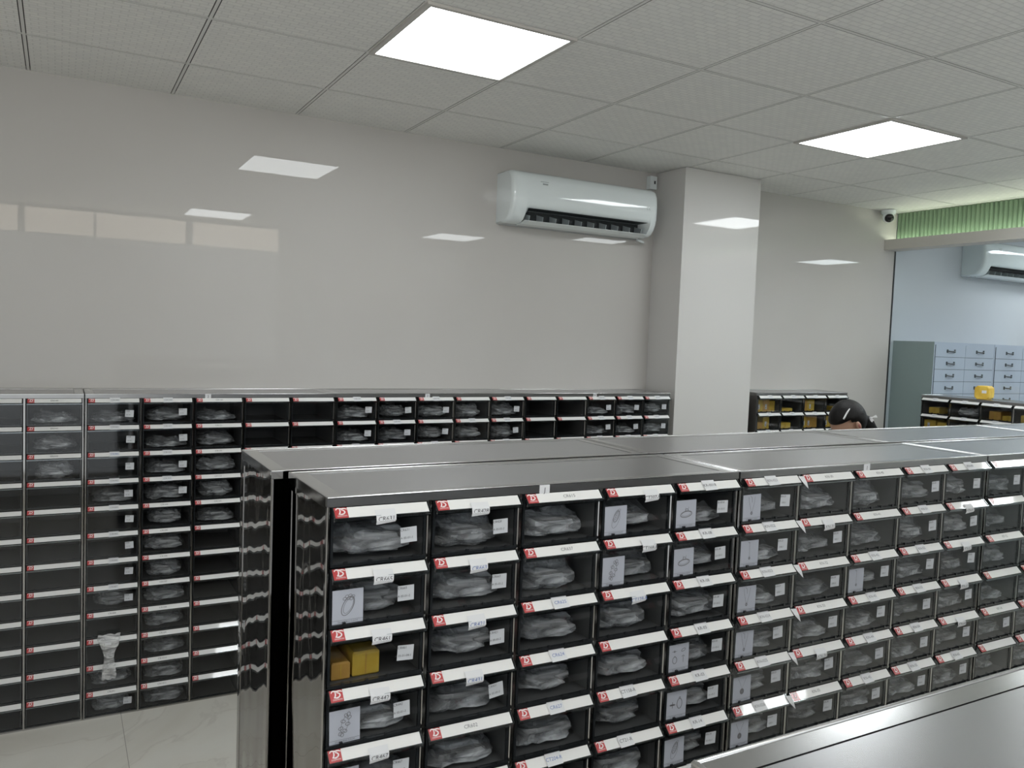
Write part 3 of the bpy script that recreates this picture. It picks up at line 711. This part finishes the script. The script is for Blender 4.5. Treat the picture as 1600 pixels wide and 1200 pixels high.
# security camera
t = thing('security_camera', 'white dome security camera under the ceiling corner by the green band', 'camera', (5.255, -.135, H))
b = MB(); b.loft([[Vector((r_*math.cos(2*PI*k/24), r_*math.sin(2*PI*k/24), z)) for k in range(24)] for r_, z in ((.055, -.001), (.056, -.02), (.050, -.032), (.042, -.036))], 'white_plastic'); b.build('base', t)
b = MB(); b.ball((0, 0, -.055), .045, 'white_plastic', 20, 14); b.build('eyeball', t)
d = (Vector((-.472, -4.4, 1.79))-Vector((5.255, -.135, H-.055))).normalized(); d = (d+Vector((.10, -.25, -.25))).normalized()
b = MB(); c = Vector((0, 0, -.055)); a = d.orthogonal().normalized(); e = d.cross(a)
b.loft([[c+d*q+(a*math.cos(2*PI*k/20)+e*math.sin(2*PI*k/20))*rr for k in range(20)] for q, rr in ((.030, .035), (.040, .031), (.047, .028), (.049, .010))], 'black'); b.build('lens', t)

# ------------------------------------------------------------------ pale cabinets behind the glass
def pale_cab(x0, label, ncols=2, nrows=7, side=True):
    t = thing('metal_cabinet', label, 'cabinet', (x0, -.43, 0), 0, 'pale blue drawer cabinets'); w, d, h = .803, .36, 1.868
    b = MB(); b.box(0, w, .002, d, 0, h, 'blue_steel'); b.build('body', t)
    if side: b = MB(); b.box(-.002, 0, .0, d, 0, h, 'sage_steel'); b.build('side_panel', t)
    cw = (w-.03)/2
    for c in range(ncols):
        for r in range(nrows):
            q = MB(); xa = .015+c*cw; z1 = h-.022-r*.0972
            q.box(xa+.002, xa+cw-.002, -.004, .002, z1-.094, z1, 'blue_steel')
            for p in ((xa, xa+cw, z1-.0972, z1-.094), (xa-.0005, xa+.002, z1-.0972, z1), (xa+cw-.002, xa+cw+.0005, z1-.0972, z1)): q.box(p[0], p[1], -.001, .0015, p[2], p[3], 'outlet')
            dr = q.build('drawer', t)
            hb = MB(); xc = xa+cw/2; zc = z1-.048
            hb.box(xc-.052, xc-.042, -.012, -.004, zc-.012, zc+.014, 'handle'); hb.box(xc+.042, xc+.052, -.012, -.004, zc-.012, zc+.014, 'handle')
            hb.tube([(xc-.045, -.010, zc+.002), (xc-.02, -.024, zc-.002), (xc+.02, -.024, zc-.002), (xc+.045, -.010, zc+.002)], .0055, 'handle', 6)
            hb.add([(xc-.04, -.0045, zc-.002), (xc+.04, -.0045, zc-.002), (xc+.018, -.0045, zc-.022), (xc-.018, -.0045, zc-.022)], [(0, 3, 2, 1)], 'blue_steel')
            hb.build('handle', dr)
    return t
pale_cab(5.505, 'pale blue metal drawer cabinet behind the glass with sage side panel')
pale_cab(6.311, 'second pale blue metal drawer cabinet behind the glass, cut by the right frame edge', side=False)

# yellow box on the cabinet by the glass
t = thing('cardboard_box', 'bright yellow box standing on top of the cabinet against the glass', 'box', (5.30, -.97, HC), .25)
b = MB(); rings = []
for x in (-.055, -.048, .048, .055):
    s = 1 if abs(x) < .05 else .9
    rings.append([Vector((x, .05*s*math.cos(a)*1.15 if abs(math.cos(a)) < .87 else .05*s*math.copysign(1, math.cos(a)), .048+.048*s*max(-1, min(1, 1.25*math.sin(a))))) for a in [2*PI*k/16+.2 for k in range(16)]])
zm = min(p.z for r in rings for p in r)
b.loft([[p-Vector((0, 0, zm)) for p in r] for r in rings], 'yellow', True, True, False); b.build('carton', t, None)
b = MB(); b.box(-.0572, -.0562, -.03, .0, .045, .065, 'white'); b.build('sticker', t)

# ------------------------------------------------------------------ person (standing, head bowed to the left)
def skin_body(name, pts, edges, mname, parent, sub=2):
    me = bpy.data.meshes.new(name); me.from_pydata([p[0] for p in pts], edges, []); me.materials.append(M[mname])
    o = obj(name, me, parent); s = o.modifiers.new('skin', 'SKIN'); s.use_smooth_shade = True
    for i, p in enumerate(pts):
        v = me.skin_vertices[0].data[i]; v.radius = p[1] if isinstance(p[1], tuple) else (p[1], p[1]); v.use_root = (i == 0)
    sb = o.modifiers.new('sub', 'SUBSURF'); sb.levels = sub; sb.render_levels = sub; return o
HX, HY, HZ = 3.195, -1.5, 1.388
person = thing('person', 'person with black ponytail, white hair clip and bow, bowing behind the steel cabinets', 'person', (3.50, -1.5, 0))
def rel(x, y, z): return (x-3.50, y+1.5, z)
# lower body in trousers, upper body in black top, one chain each
skin_body('body', [(rel(3.50, -1.5, .86), (.13, .10)), (rel(3.47, -1.5, 1.0), (.12, .09)), (rel(3.40, -1.5, 1.14), (.135, .095)), (rel(3.34, -1.5, 1.255), (.11, .07)), (rel(3.29, -1.5, 1.31), (.05, .05)), (rel(3.25, -1.5, 1.345), (.05, .05)),
    (rel(3.34, -1.34, 1.23), .05), (rel(3.22, -1.28, 1.02), .038), (rel(3.02, -1.36, .92), .028), (rel(3.34, -1.66, 1.23), .05), (rel(3.22, -1.72, 1.02), .038), (rel(3.02, -1.64, .92), .028),
    (rel(3.50, -1.41, .80), .085), (rel(3.50, -1.41, .46), .058), (rel(3.52, -1.41, .09), .040), (rel(3.42, -1.41, .045), .036), (rel(3.50, -1.59, .80), .085), (rel(3.50, -1.59, .46), .058), (rel(3.52, -1.59, .09), .040), (rel(3.42, -1.59, .045), .036)],
    [(0, 1), (1, 2), (2, 3), (3, 4), (4, 5), (3, 6), (6, 7), (7, 8), (3, 9), (9, 10), (10, 11), (0, 12), (12, 13), (13, 14), (14, 15), (0, 16), (16, 17), (17, 18), (18, 19)], 'cloth', person)
for s in (1, -1):   # hands on the bench edge
    hy = -1.5+s*.13; b = MB(); w0 = Vector(rel(3.02, hy+s*.01, .918))
    b.ball(tuple(w0+Vector((-.045, 0, -.002))), (.045, .040, .014), 'skin', 12, 8)
    for k, (l, off) in enumerate(((.062, -.028), (.072, -.010), (.068, .010), (.054, .027))):
        p0 = w0+Vector((-.078, off, 0)); b.tube([p0, p0+Vector((-l*.4, off*.2, -.002)), p0+Vector((-l*.75, off*.25, -.014)), p0+Vector((-l, off*.25, -.028))], [.0085, .008, .0075, .006], 'skin', 8)
    p0 = w0+Vector((-.02, -s*.03, 0)); b.tube([p0, p0+Vector((-.025, -s*.02, -.004)), p0+Vector((-.05, -s*.026, -.012))], [.011, .009, .007], 'skin', 8)
    b.build('hand', person)
# head: facing -x, pitched down
hc = Vector(rel(HX, HY, HZ)); Rt = Matrix.Rotation(math.radians(-38), 4, 'Y')   # tips the face downward
def hp(x, y, z): return hc+(Rt @ Vector((x, y, z)))
def head_fn(p):
    x, y, z = p
    if x < 0 and z < -.1: x = x*(1-.10*abs(z)); y *= (1-.38*abs(z))
    if x > 0 and z < -.2: x *= (1-.35*abs(z))
    return Vector((x, y, z))
b = MB(); sub = MB(); sub.ball((0, 0, 0), (.094, .074, .112), 'skin', 24, 18, head_fn)
b.add([hp(*v) for v in sub.v], sub.f, 'skin', True)
def blob(c, r, mname, nu=10, nv=8):
    s_ = MB(); s_.ball(c, r, mname, nu, nv); b.add([hp(*v) for v in s_.v], s_.f, mname, True)
blob((-.096, 0, -.022), (.016, .012, .022), 'skin'); blob((-.100, 0, -.032), (.012, .014, .009), 'skin')      # nose
blob((-.088, 0, -.060), (.010, .022, .006), 'lip'); blob((-.078, 0, -.088), (.018, .024, .018), 'skin')        # mouth, chin
for s in (1, -1):
    blob((-.082, s*.030, .004), (.012, .014, .007), 'white'); blob((-.0925, s*.030, .003), (.004, .006, .006), 'ink'); blob((-.086, s*.030, .012), (.013, .017, .005), 'skin'); blob((-.088, s*.031, .026), (.006, .018, .0025), 'hair')
    blob((-.012, s*.083, .008), (.016, .009, .027), 'skin'); blob((-.014, s*.089, .008), (.008, .004, .016), 'lip')
b.build('head', person)
b = MB(); s_ = MB()
def hair_fn(p):
    x, y, z = p
    if x < -.15: # hairline: pull the shell inward over the face
        lim = .25+.25*max(0, -x-.3)
        if z < lim: x = -.15+(x+.15)*.15; y *= .88
    if z < -.55: x *= .7; y *= .8; z = -.55+(z+.55)*.3
    return Vector((x*1.0, y, z))
s_.ball((.012, 0, .012), (.112, .086, .116), 'hair', 28, 20, hair_fn); b.add([hp(*v) for v in s_.v], s_.f, 'hair', True)
b.tube([hp(.085, -.02, -.035), hp(.112, -.012, -.065), hp(.130, .0, -.105), hp(.138, 0, -.16), hp(.135, 0, -.22)], [.022, .030, .034, .030, .008], 'hair', 12)
b.build('hair', person)
b = MB(); b.tube([hp(.012, -.050, .100), hp(-.022, -.055, .098), hp(-.058, -.054, .086)], .0045, 'white', 8); o = b.build('hair_clip', person)
b = MB()
for s in (1, -1):
    c0 = hp(.090, -.070, -.024); b.loft([[c0+Vector((s*.004, 0, 0)), c0+Vector((s*.004, -.01, .004)), c0+Vector((s*.004, 0, .006))], [c0+Vector((s*.014+.006, -.022, .020*s)), c0+Vector((s*.014+.010, -.030, .006*s)), c0+Vector((s*.016+.006, -.014, -.004+.01*s))]], 'white', True, True, False)
b.ball(tuple(hp(.090, -.078, -.024)), .008, 'white', 8, 6)
b.build('hair_bow', person)
